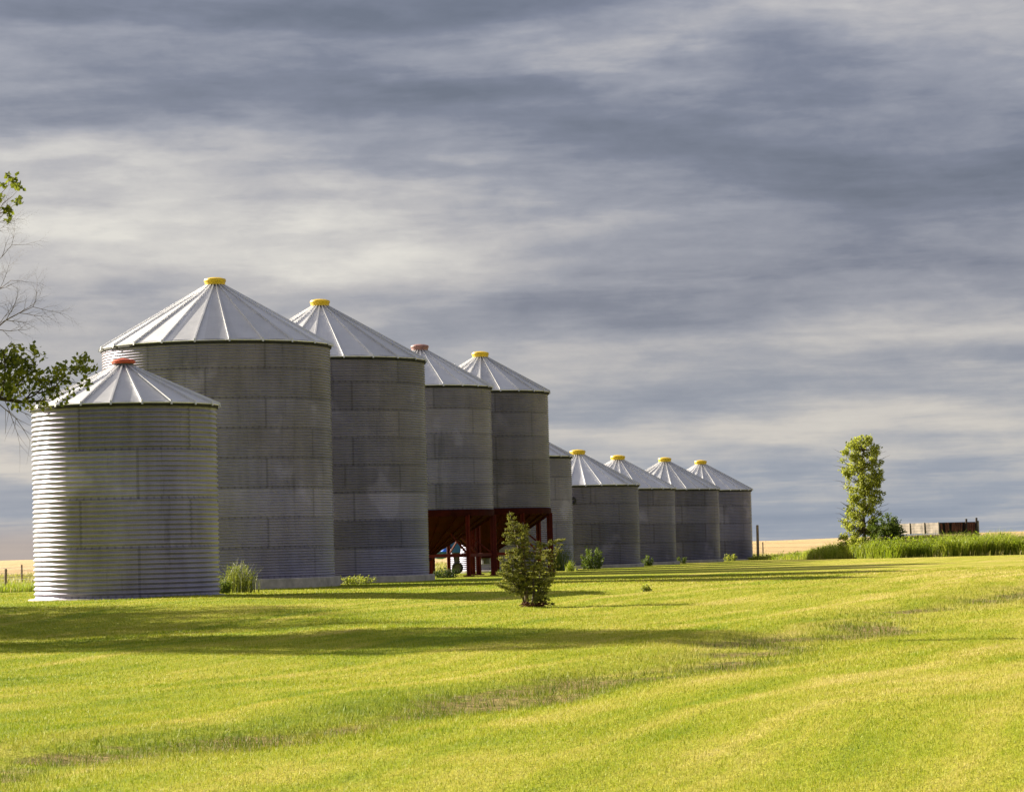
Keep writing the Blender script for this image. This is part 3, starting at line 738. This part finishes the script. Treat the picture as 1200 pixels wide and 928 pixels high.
q, t = leaf_quads(np.array([list(c_-base) for c_ in cs]), 210, (1.05, 1.05, .8), .17); np_mesh('crown', q, 4, m_leaf, tint=t, parent=root)
def W(px, py, dy=0.): return at(px, py, YB+dy)
# leafy lower branch
mb = MB(); lc = []
main = [tpts[2]+Vector((0, 0, .6)), W(-130, 470, .6), W(-40, 462, .3), W(0, 467), W(25, 471), W(46, 470, -.1), W(58, 468, -.2)]
mb.tube([p-base for p in main], [.12, .09, .06, .045, .034, .018, .006], 7)
def sub(a, b_, r0, leaves=0, k=4, sz=1.):
    P_ = bend(a, b_, k, .05); mb.tube([p-base for p in P_], [r0*(1-.85*i/k) for i in range(k+1)], 5)
    return P_
sec = []
for (a, b_, r0) in (((0, 467), (14, 400), .028), ((10, 469), (40, 415), .026), ((28, 471), (62, 440), .024), ((25, 471), (80, 438), .022), ((45, 461), (96, 428), .02), ((-20, 464), (6, 415), .03), ((-30, 462), (-6, 400), .03), ((46, 470), (64, 452), .012), ((5, 468), (30, 445), .02), ((-10, 466), (20, 470), .015)):
    sec.append(sub(W(*a), W(*b_, random.uniform(-.5, .5)), r0))
for P_ in sec:
    for i in range(7):
        t = random.uniform(.35, 1.); k = min(3, int(t*4)); s = P_[k].lerp(P_[k+1], t*4-k if t < 1 else 1)
        e = s+Vector((random.gauss(.06, .22), random.gauss(0, .25), random.gauss(.08, .2))); mb.tube([x_-base for x_ in bend(s, e, 2, .08)], [.007, .005, .003], 4); lc.append(e)
for (px, py, s_, n_) in ((8, 425, 14, 16), (28, 432, 16, 26), (45, 447, 13, 14), (15, 455, 16, 14), (58, 462, 9, 4), (75, 440, 9, 7), (97, 424, 9, 9), (103, 430, 5, 4), (88, 432, 6, 4), (66, 432, 5, 3), (62, 456, 12, 5), (5, 445, 14, 14), (30, 462, 14, 8), (38, 408, 5, 3)):
    for i in range(n_):
        lc.append(W(px+random.gauss(0, s_*.55), py+random.gauss(0, s_*.45), random.gauss(0, .3)))
mb.build('lower_branch', m_darkbark, root, smooth=True)
q, t = leaf_quads(np.array([list(c_-base) for c_ in lc]), 9, (.12, .14, .11), .105, aspect=.8); lv = np_mesh('lower_branch_leaves', q, 4, m_leafm, tint=t, parent=root)
# drooping bare twigs under it
mb = MB()
def twig(a, ang, L, r0, depth, spreadv=.35):
    n_ = 4; P_ = [a]; an = ang
    for i in range(n_):
        an += random.gauss(.0, .10); P_.append(P_[-1]+Vector((math.cos(an), random.gauss(0, .12), math.sin(an)))*L/n_)
    mb.tube([p-base for p in P_], [r0*(1-.7*i/n_) for i in range(n_+1)], 4)
    if depth > 0:
        for i in range(1, n_+1):
            for s_ in ((-1, 1) if random.random() < .55 else (random.choice((-1, 1)),)):
                twig(P_[i], an+s_*random.uniform(.3, .75), L*random.uniform(.35, .6), r0*.55*(1-.12*i), depth-1)
twig(W(-5, 470), R(-52), 1.1, .012, 1); twig(W(5, 468), R(-70), 1.0, .010, 1); twig(W(20, 480, .2), R(-25), .7, .007, 1)
mb.build('drooping_twigs', m_twig, root)
# bare branch and upper leafy tips
mb = MB()
mb.tube([p-base for p in (tpts[4], W(-150, 440), W(-60, 410), W(-20, 397))], [.11, .08, .05, .03], 6)
twig(W(-20, 397), R(32), 1.25, .022, 3)
twig(W(-40, 370), R(40), 1.2, .017, 3); twig(W(-40, 335), R(46), 1.3, .017, 3); twig(W(-30, 300), R(48), 1.1, .015, 3); twig(W(-50, 290), R(35), 1.1, .014, 2)
mb.tube([p-base for p in (tpts[4], W(-150, 400), W(-80, 370), W(-40, 335), W(-30, 300), W(-50, 270))], [.09, .07, .05, .03, .022, .012], 6)
mb.build('dead_branch', m_twig, root)
mb = MB(); lc = []
mb.tube([p-base for p in (tpts[5], W(-120, 260), W(-50, 262), W(-10, 255))], [.08, .06, .04, .025], 6)
for (a, b_) in (((-10, 255), (10, 208)), ((-10, 255), (22, 222)), ((-10, 255), (24, 235)), ((-10, 255), (12, 240)), ((-10, 255), (10, 250))): sub(W(*a), W(*b_), .014)
for (px, py, s_, n_) in ((8, 206, 3.5, 3), (15, 212, 5, 7), (22, 219, 4, 6), (3, 219, 4, 3), (24, 235, 3, 3), (18, 238, 3, 2), (8, 246, 5, 7), (10, 257, 4, 3), (2, 232, 3, 2), (-12, 230, 12, 10), (-20, 250, 12, 10)):
    for i in range(n_): lc.append(W(px+random.gauss(0, s_*.5), py+random.gauss(0, s_*.5), random.gauss(0, .15)))
mb.build('upper_branch', m_twig, root)
q, t = leaf_quads(np.array([list(c_-base) for c_ in lc]), 7, (.06, .08, .05), .10, aspect=.8); np_mesh('upper_branch_leaves', q, 4, m_leafm, tint=t, parent=root)
# further yard trees beyond the left edge, seen only by the shade they throw
def shade_tree(x, y, r, h, label):
    base = Vector((x, y, gzf(x, y))); tp = [base+Vector((0, 0, -.1)), base+Vector((0, 0, h*.2)), base+Vector((.1, 0, h*.45)), base+Vector((0, .1, h*.75)), base+Vector((0, 0, h*.95))]
    cs = []
    for i in range(110):
        d = Vector((random.gauss(0, 1), random.gauss(0, 1), random.gauss(0, 1))).normalized()*random.random()**.4
        cs.append(base+Vector((d.x*r, d.y*r, h*.58+d.z*h*.42)))
    crown_tree('broadleaf_tree', base, cs, .06, m_leaf, m_bark, label, 'tree', None, 190, (r*.24, r*.24, r*.2), .18, tp, [.28, .22, .17, .1, .03])
shade_tree(-24.2, 83, 5.0, 9.5, 'yard tree outside the left edge, farthest of the three there')
shade_tree(-20, 72.5, 4.6, 8.0, 'lower yard tree outside the left edge, next behind the branching one')

# ------------------------------------------------------------------ spruce
m_needle = leafmat('spruce_needles', (.02, .03, .008), (.16, .175, .030), (.50, .45, .09), .28, .6)
sb = hit(625, 711); YS = sb.y
root = empty('spruce_tree', sb, 'ragged small spruce with several leaders standing alone on the lawn', 'tree')
def Sx(px, py, dy=0.): return at(px, py, YS+dy)
mb = MB(); NV = []; NT = []
def spray(a, b_, w_, dens=1.0, tint0=.5):
    """needles on both sides of a twig from a to b"""
    a = np.array(a); b_ = np.array(b_); L = np.linalg.norm(b_-a); n = max(6, int(L*165*dens)); t = rng.uniform(0, 1, n)
    P = a+(b_-a)*t[:, None]; ax = (b_-a)/max(L, 1e-6)
    d = rng.normal(0, 1, (n, 3)); d -= (d@ax)[:, None]*ax*.6; d /= np.linalg.norm(d, axis=1)[:, None]
    tipd = d*.8+ax*.55+np.array([0, 0, .1]); tipd /= np.linalg.norm(tipd, axis=1)[:, None]
    ln = w_*rng.uniform(.6, 1.2, n)[:, None]; sd = np.cross(tipd, rng.normal(0, 1, (n, 3))); sd /= np.linalg.norm(sd, axis=1)[:, None]; sd *= .0065
    q = np.stack([P-sd, P+sd, P+tipd*ln+sd*.4, P+tipd*ln-sd*.4], 1).reshape(-1, 3)-np.array(sb)
    NV.append(q); NT.append(np.repeat(np.clip(tint0+rng.normal(0, .15, n)+.5*(t-.5), 0, 1), 4))
def conifer(p0, p1, rb, rt=.0, r0=.035, start=.1, whorl=.10, droop=.1, sx=1.):
    p0 = Vector(p0); p1 = Vector(p1); H = (p1-p0).length
    P_ = bend(p0, p1, 5, .02); mb.tube([p-sb for p in P_], [r0*(1-.85*i/5) for i in range(6)], 6)
    s = start*H
    while s < H*.97:
        t = s/H; k = min(4, int(t*5)); c_ = P_[k].lerp(P_[k+1], t*5-k); rad = rb*(1-t)**.75+.04
        nb = random.randint(3, 6); a0 = random.uniform(0, 6.3)
        for j in range(nb):
            a = a0+2*math.pi*j/nb+random.gauss(0, .25); Lb = rad*random.uniform(.35, 1.35)
            up_ = -.05+.5*t-droop*(1-t)+random.gauss(0, .1)
            e = c_+Vector((math.cos(a)*Lb*sx, math.sin(a)*Lb, up_*Lb)); m1 = c_.lerp(e, .5)+Vector((0, 0, -.04*Lb))
            mb.tube([q-sb for q in (c_, m1, e)], [.009, .006, .002], 4)
            spray(m1.lerp(c_, .5), e, .055, 1.3, .45+.15*t); tt = random.uniform(.1, .62)
            nt_ = int(Lb*14)+1
            for i in range(nt_):
                f_ = random.uniform(.25, .95); q0 = c_.lerp(e, f_); sgn = 1 if i % 2 else -1
                aa = a+sgn*random.uniform(.5, 1.0); l2 = (1-f_*.6)*Lb*.42
                q1 = q0+Vector((math.cos(aa)*l2, math.sin(aa)*l2, random.uniform(-.25, .2)*l2)); spray(q0, q1, .045, 1.2, tt+.15*t)
        s += whorl*random.uniform(.8, 1.4)*(1-.35*t)
g0 = Sx(622, 709)
conifer(Sx(617, 706), Sx(611, 655, .05), .30, r0=.05, start=.30)
conifer(Sx(611, 658, .05), Sx(597, 599, .1), .34, r0=.03, start=.02, whorl=.10)
conifer(Sx(618, 706, -.1), Sx(613, 612, -.1), .40, r0=.04, start=.25, whorl=.11)
conifer(Sx(624, 708), Sx(629, 632, -.15), .46, r0=.04, start=.30, whorl=.11)
conifer(Sx(628, 708, .1), Sx(642, 642, .1), .42, r0=.035, start=.22, whorl=.11)
conifer(Sx(628, 706, .1), Sx(657, 634, .0), .26, r0=.028, start=.35, whorl=.12)
conifer(Sx(614, 705, .1), Sx(594, 642, 0), .36, r0=.03, start=.28, whorl=.11)
conifer(Sx(612, 700, -.1), Sx(589, 662, -.2), .24, r0=.022, start=.2, whorl=.10)
conifer(Sx(632, 703, -.2), Sx(645, 678, -.3), .28, r0=.02, start=.05, whorl=.09, droop=.4)
conifer(Sx(630, 704, -.2), Sx(640, 694, -.4), .16, r0=.02, start=.05, whorl=.09, droop=.3)
conifer(Sx(615, 697, -.2), Sx(580, 684, -.3), .16, r0=.014, start=.2, whorl=.10, droop=.5)
conifer(Sx(633, 640, -.2), Sx(661, 633, -.3), .14, r0=.014, start=.1, whorl=.08, droop=.0)
conifer(Sx(615, 690, .1), Sx(584, 652, .1), .16, r0=.016, start=.5, whorl=.11)
conifer(Sx(630, 690, 0), Sx(656, 660, -.1), .14, r0=.016, start=.5, whorl=.11)
conifer(Sx(615, 680, -.2), Sx(583, 672, -.3), .2, r0=.014, start=.3, whorl=.09, droop=.3)
conifer(Sx(605, 640, 0), Sx(590, 625, 0), .12, r0=.01, start=.2, whorl=.07)
mb.build('trunk', m_bark, root, smooth=True)
np_mesh('crown', np.concatenate(NV), 4, m_needle, tint=np.concatenate(NT), parent=root)
# exposed reddish roots and litter at its foot
mb = MB()
for i in range(60):
    a = random.uniform(0, 6.3); r1 = random.uniform(.08, .42); c_ = G(sb.x+math.cos(a)*r1*.9, sb.y+math.sin(a)*r1, random.uniform(.0, .12*(1-r1)))
    d = Vector((random.gauss(0, 1), random.gauss(0, 1), random.gauss(0, .35))).normalized()*random.uniform(.08, .2)
    mb.tube([c_-d-sb, c_+Vector((0, 0, .03))-sb, c_+d-sb], [.008, .018, .006], 5)
o = mb.build('root_litter', simple('reddish_litter', (.13, .05, .03), .95, 0, .4, 12.), root); o['kind'] = 'stuff'

# ------------------------------------------------------------------ weeds by the bins
WG = 'weeds growing at the foot of the row'
def weed(px, py, hpx, wpx, label, name='weed_clump', n=22, leaf=.10, mat=None, grassy=0, Yf=None):
    b_ = hit(px, py) if Yf is None else Vector((at(px, py, Yf).x, Yf, gzf(at(px, py, Yf).x, Yf)))
    k = b_.y/FPX; H = hpx*k; Wd = wpx*k/2
    root = empty(name, b_, label, 'plant', WG); mb = MB(); cen = []
    for i in range(n):
        a = random.uniform(0, 6.3); r_ = math.sqrt(random.random()); bx = Vector((math.cos(a)*Wd*r_*.7, math.sin(a)*Wd*r_*.6, 0)); hh = H*random.uniform(.55, 1.)*(1-.35*r_)
        tip = bx*1.35+Vector((random.gauss(0, .05), random.gauss(0, .05), hh)); P_ = bend(bx+Vector((0, 0, -.03)), tip, 3, .03)
        mb.tube(P_, [.012, .009, .006, .003], 4)
        m_ = 3+int(hh*5)
        for j in range(m_): cen.append(list(bx.lerp(tip, (j+.6)/m_)))
    mb.build('stem', simple('green_stem', (.12, .16, .03), .8), root)
    q, t = leaf_quads(np.array(cen), 9 if not grassy else 5, (.09, .09, .07+H*.03), leaf, up=.3, aspect=.5 if not grassy else .18)
    if grassy:
        x = rng.normal(0, Wd*.5, grassy); y = rng.normal(0, Wd*.45, grassy); hh = H*rng.uniform(.45, 1.05, grassy)*np.exp(-(x/Wd)**2*.5)
        v = tall(x+b_.x, y+b_.y, hh, rng.uniform(.012, .025, grassy), .5); v = v-np.array(b_); q = np.concatenate([q, v]); t = np.concatenate([t, np.repeat(rng.uniform(.2, 1, grassy), 8)])
    np_mesh('foliage', q, 4, mat or m_leaf, tint=t, parent=root)
weed(279, 696, 42, 50, 'big clump of weeds and grass between the orange capped and the widest bin', n=46, leaf=.13, grassy=200, mat=m_leafm, Yf=98)
weed(262, 694, 22, 20, 'darker narrow weed close beside the wall of the orange capped bin', n=14, mat=m_leaf, Yf=96)
weed(418, 687, 13, 46, 'low bright green plant on the slab corner of the widest bin', n=26, leaf=.08, mat=m_leafy, Yf=113)
weed(524, 679, 14, 34, 'low dark bush left of the hopper legs', n=26, leaf=.09, mat=m_leafd, Yf=127)
weed(585, 674, 9, 26, 'small low weed under the hopper bins', n=12, mat=m_leaf, Yf=137)
weed(655, 669, 38, 36, 'tall green weeds behind the spruce', n=34, grassy=260, mat=m_leaf, Yf=146)
weed(668, 669, 15, 11, 'bright upright tuft of grass right of the spruce', name='grass_tuft', n=7, grassy=120, mat=m_tall, Yf=143)
weed(694, 667, 32, 28, 'tall dark weeds in front of the bin with the black port', n=26, leaf=.12, mat=m_leaf, Yf=153)
weed(758, 666, 15, 15, 'small round weed between the third and fourth bins from the right end', n=14, mat=m_leaf, Yf=163)
weed(799, 664, 11, 11, 'small weed two bins from the right end', n=10, mat=m_leaf, Yf=174)
weed(856, 660, 11, 18, 'small dry weed at the foot of the last bin', n=12, mat=m_leafy, Yf=187)
weed(757, 693, 10, 11, 'lone small green weed standing out on the lawn', n=12, leaf=.07, mat=m_leafy)

# ------------------------------------------------------------------ fences
m_post = simple('weathered_post_wood', (.27, .20, .14), .9, 0, .35, 4., .01)
m_wire = simple('fence_wire', (.22, .2, .18), .6, .5, .1, 4.)
def fence(name, label, posts, h, r=.06, wires=3):
    pts = [Vector((x, y, gzf(x, y))) for x, y in posts]; o0 = pts[0]; root = empty(name, o0, label, 'fence')
    for i, p in enumerate(pts):
        mb = MB(); hh = h*random.uniform(.95, 1.05); tl = Vector((random.gauss(0, .03), random.gauss(0, .03), 0))
        q = p-o0; mb.tube([q+Vector((0, 0, -.2)), q+Vector((0, 0, hh*.5))+tl*.5, q+Vector((0, 0, hh))+tl, q+Vector((0, 0, hh+.02))+tl], [r, r*.95, r*.92, r*.6], 9); mb.build('post', m_post, root)
    for k in range(wires):
        z = h*(.35+.27*k); mb = MB(); P_ = []
        for a, b_ in zip(pts[:-1], pts[1:]):
            for j in range(4): P_.append(a.lerp(b_, j/4)-o0+Vector((0, -r, z-.03*math.sin(math.pi*j/4))))
        P_.append(pts[-1]-o0+Vector((0, -r, z))); mb.tube(P_, [.006]*len(P_), 4); mb.build('wire', m_wire, root)
a = at(6.3, 690, 117.); b_ = at(25.5, 676, 165.)
fence('wire_fence', 'old wire fence with leaning grey posts at the left end of the row', [(a.x-3.5, a.y-22), (a.x, a.y), (a.x-.5, 134), ((a.x+b_.x)/2-2.2, 148), (b_.x, b_.y), (b_.x-.5, 190)], .95)
a = at(894, 645, 231.)
fence('wire_fence', 'low wire fence running behind the last bin on the right', [(a.x-24, 233), (a.x-12, 232), (a.x, 231), (a.x+14, 230), (a.x+28, 229), (a.x+42, 228)], 1.15)
a = at(888, 650, 191.); pb = Vector((a.x, a.y, gzf(a.x, a.y)))
mb = MB(); top = at(887.5, 615.5, 191.)-pb; mb.tube([(0, 0, -.2), top*.5+Vector((.01, 0, 0)), top, top+Vector((0, 0, .03))], [.10, .092, .085, .05], 10); o = mb.build('wooden_pole', m_post, None); o.location = pb
tag(o, 'tall weathered wooden pole just right of the last bin', 'pole')

# ------------------------------------------------------------------ auger behind the hoppers
# auger: inclined blue tube on a wheeled frame
ya = 145.3; a0 = at(519, 650, ya); ga = gzf(a0.x, ya); root = empty('grain_auger', (a0.x, ya, ga), 'blue grain auger with a white hood, parked behind the red hopper legs', 'auger'); O = Vector((a0.x, ya, ga))
def Ax(px, py, dy=0.): return at(px, py, ya+dy)-O
mb = MB(); mb.tube([Ax(516, 653), Ax(527, 638), Ax(541, 619), Ax(552, 604)], [.16]*4, 14); mb.build('tube', m_blue, root, smooth=True)
mb = MB(); mb.lathe([(.10, 0), (.30, .05), (.42, .35), (.40, .38)], 12, c=tuple(Ax(516, 655))); mb.build('intake_hopper', m_blue, root)
mb = MB(); c1 = Ax(534, 640); mb.box(c1, (.42, .6, .62)); mb.build('engine_housing', m_blue, root)
mb = MB(); mb.box(c1+Vector((.03, -.02, .38)), (.26, .5, .14), Matrix.Rotation(.5, 3, 'Y')); mb.box(c1+Vector((.27, 0, .42)), (.16, .35, .26), Matrix.Rotation(-.5, 3, 'Y')); mb.build('hood', m_white, root)
for s_ in (-.6, .6):
    wc = Ax(536, 662, s_); wc.z = .29; mb = MB(); V = []; F = []
    for i in range(28):
        q = 2*math.pi*i/28
        for j in range(8):
            t = 2*math.pi*j/8; rr = .22+.07*math.cos(t); V.append(wc+Vector((rr*math.cos(q), .08*math.sin(t), rr*math.sin(q))))
    for i in range(28):
        for j in range(8): F.append((i*8+j, ((i+1) % 28)*8+j, ((i+1) % 28)*8+(j+1) % 8, i*8+(j+1) % 8))
    mb.add(V, F); wh = mb.build('wheel', m_black, root, smooth=True)
    mb = MB(); mb.tube([wc+Vector((0, -.05, 0)), wc+Vector((0, .05, 0))], [.17, .17], 16); mb.build('rim', m_dsteel, wh)
mb = MB(); wc = Ax(536, 662); wc.z = .29
mb.bar(wc+Vector((0, -.6, 0)), wc+Vector((0, .6, 0)), .07, .07); mb.bar(wc, Ax(527, 638), .06, .06); mb.bar(wc, Ax(543, 617), .06, .06); mb.bar(wc, c1, .08, .3); mb.build('frame', m_dsteel, root)

# ------------------------------------------------------------------ derelict wooden wagon box in the grass on the right
m_oldw = simple('peeling_white_boards', (.27, .23, .19), .9, 0, .5, 2., .01)
m_redw = simple('rusty_red_brown_boards', (.16, .055, .03), .9, 0, .55, 2.5, .01)
m_dkw = simple('dark_old_wood', (.035, .027, .022), .95, 0, .4, 4.)
Yw = 174.; A_ = at(1101, 612, Yw); k = Yw/FPX; gw = gzf(A_.x, Yw)
root = empty('farm_wagon', (A_.x, Yw, gw), 'derelict wagon of peeling white and rusty red boards sunk in tall grass', 'wagon', rz=R(26))
zt = A_.z-gw; LW = 41*k/.44; WW = 48*k/.9        # side runs back along local y, end board along local x
mb = MB()
for j in range(4): mb.box((0+j*.004, LW/2+random.uniform(-.02, .02), zt-.16*(j+1)+.075), (.04, LW, .152))
for y_ in (.06, LW*.33, LW*.66, LW-.06): mb.box((-.05, y_, zt-.33), (.05, .09, .70))
mb.build('side_board', m_oldw, root)
mb = MB()
for j in range(4): mb.box((WW+j*.004, LW/2, zt-.16*(j+1)+.075), (.04, LW, .152))
mb.build('side_board', m_oldw, root)
mb = MB(); mb.box((WW/2, LW/2, zt-.74), (WW, LW, .05)); mb.box((.3, LW/2, zt-.86), (.12, LW+.3, .16)); mb.box((WW-.3, LW/2, zt-.86), (.12, LW+.3, .16)); mb.build('bed', m_dkw, root)
mb = MB(); n_ = 17
for i in range(n_):
    x_ = .10+(WW-.2)*i/(n_-1)
    if i in (1, 4, 10): continue
    h_ = random.uniform(.42, .66); mb.box((x_, -.05+random.uniform(-.01, .01), zt-.02-random.uniform(0, .06)-h_/2), (.125, .035, h_), Matrix.Rotation(random.gauss(0, .07), 3, 'Y'))
mb.build('end_board', m_redw, root)
mb = MB(); mb.box((WW/2, .02, zt-.06), (WW, .05, .10)); mb.build('rail', m_dkw, root)
mb = MB(); mb.box((WW/2, .10, zt-.40), (WW-.1, .04, .62)); mb.build('gap_shade_panel', m_dkw, root)  # added dark panel, paints the gaps between the end boards as shaded
mb = MB(); mb.box((WW/2, LW, zt-.34), (WW, .04, .62)); mb.build('end_board', m_dkw, root)
for (f_, h_, m_) in ((.66, 3.5, m_dkw), (.93, 4.5, m_dkw), (.985, 1.0, m_oldw)):
    x_ = WW*f_; mb = MB(); mb.bar((x_, -.12, zt-.95), (x_+(.05 if m_ is m_dkw else 0), -.12, zt+h_*k), .08, .10); mb.build('stake', m_, root)
for y_ in (.8, LW-.8):
    for x_ in (.2, WW-.2):
        mb = MB(); V = []; F = []; wc = Vector((x_, y_, .36))
        for i in range(24):
            q = 2*math.pi*i/24
            for j in range(8):
                t = 2*math.pi*j/8; rr = .27+.09*math.cos(t); V.append(wc+Vector((.09*math.sin(t), rr*math.cos(q), rr*math.sin(q))))
        for i in range(24):
            for j in range(8): F.append((i*8+j, ((i+1) % 24)*8+j, ((i+1) % 24)*8+(j+1) % 8, i*8+(j+1) % 8))
        mb.add(V, F); wh = mb.build('wheel', m_black, root, smooth=True)
        mb = MB(); mb.tube([wc+Vector((-.05, 0, 0)), wc+Vector((.05, 0, 0))], [.2, .2], 14); mb.build('rim', m_redw, wh)
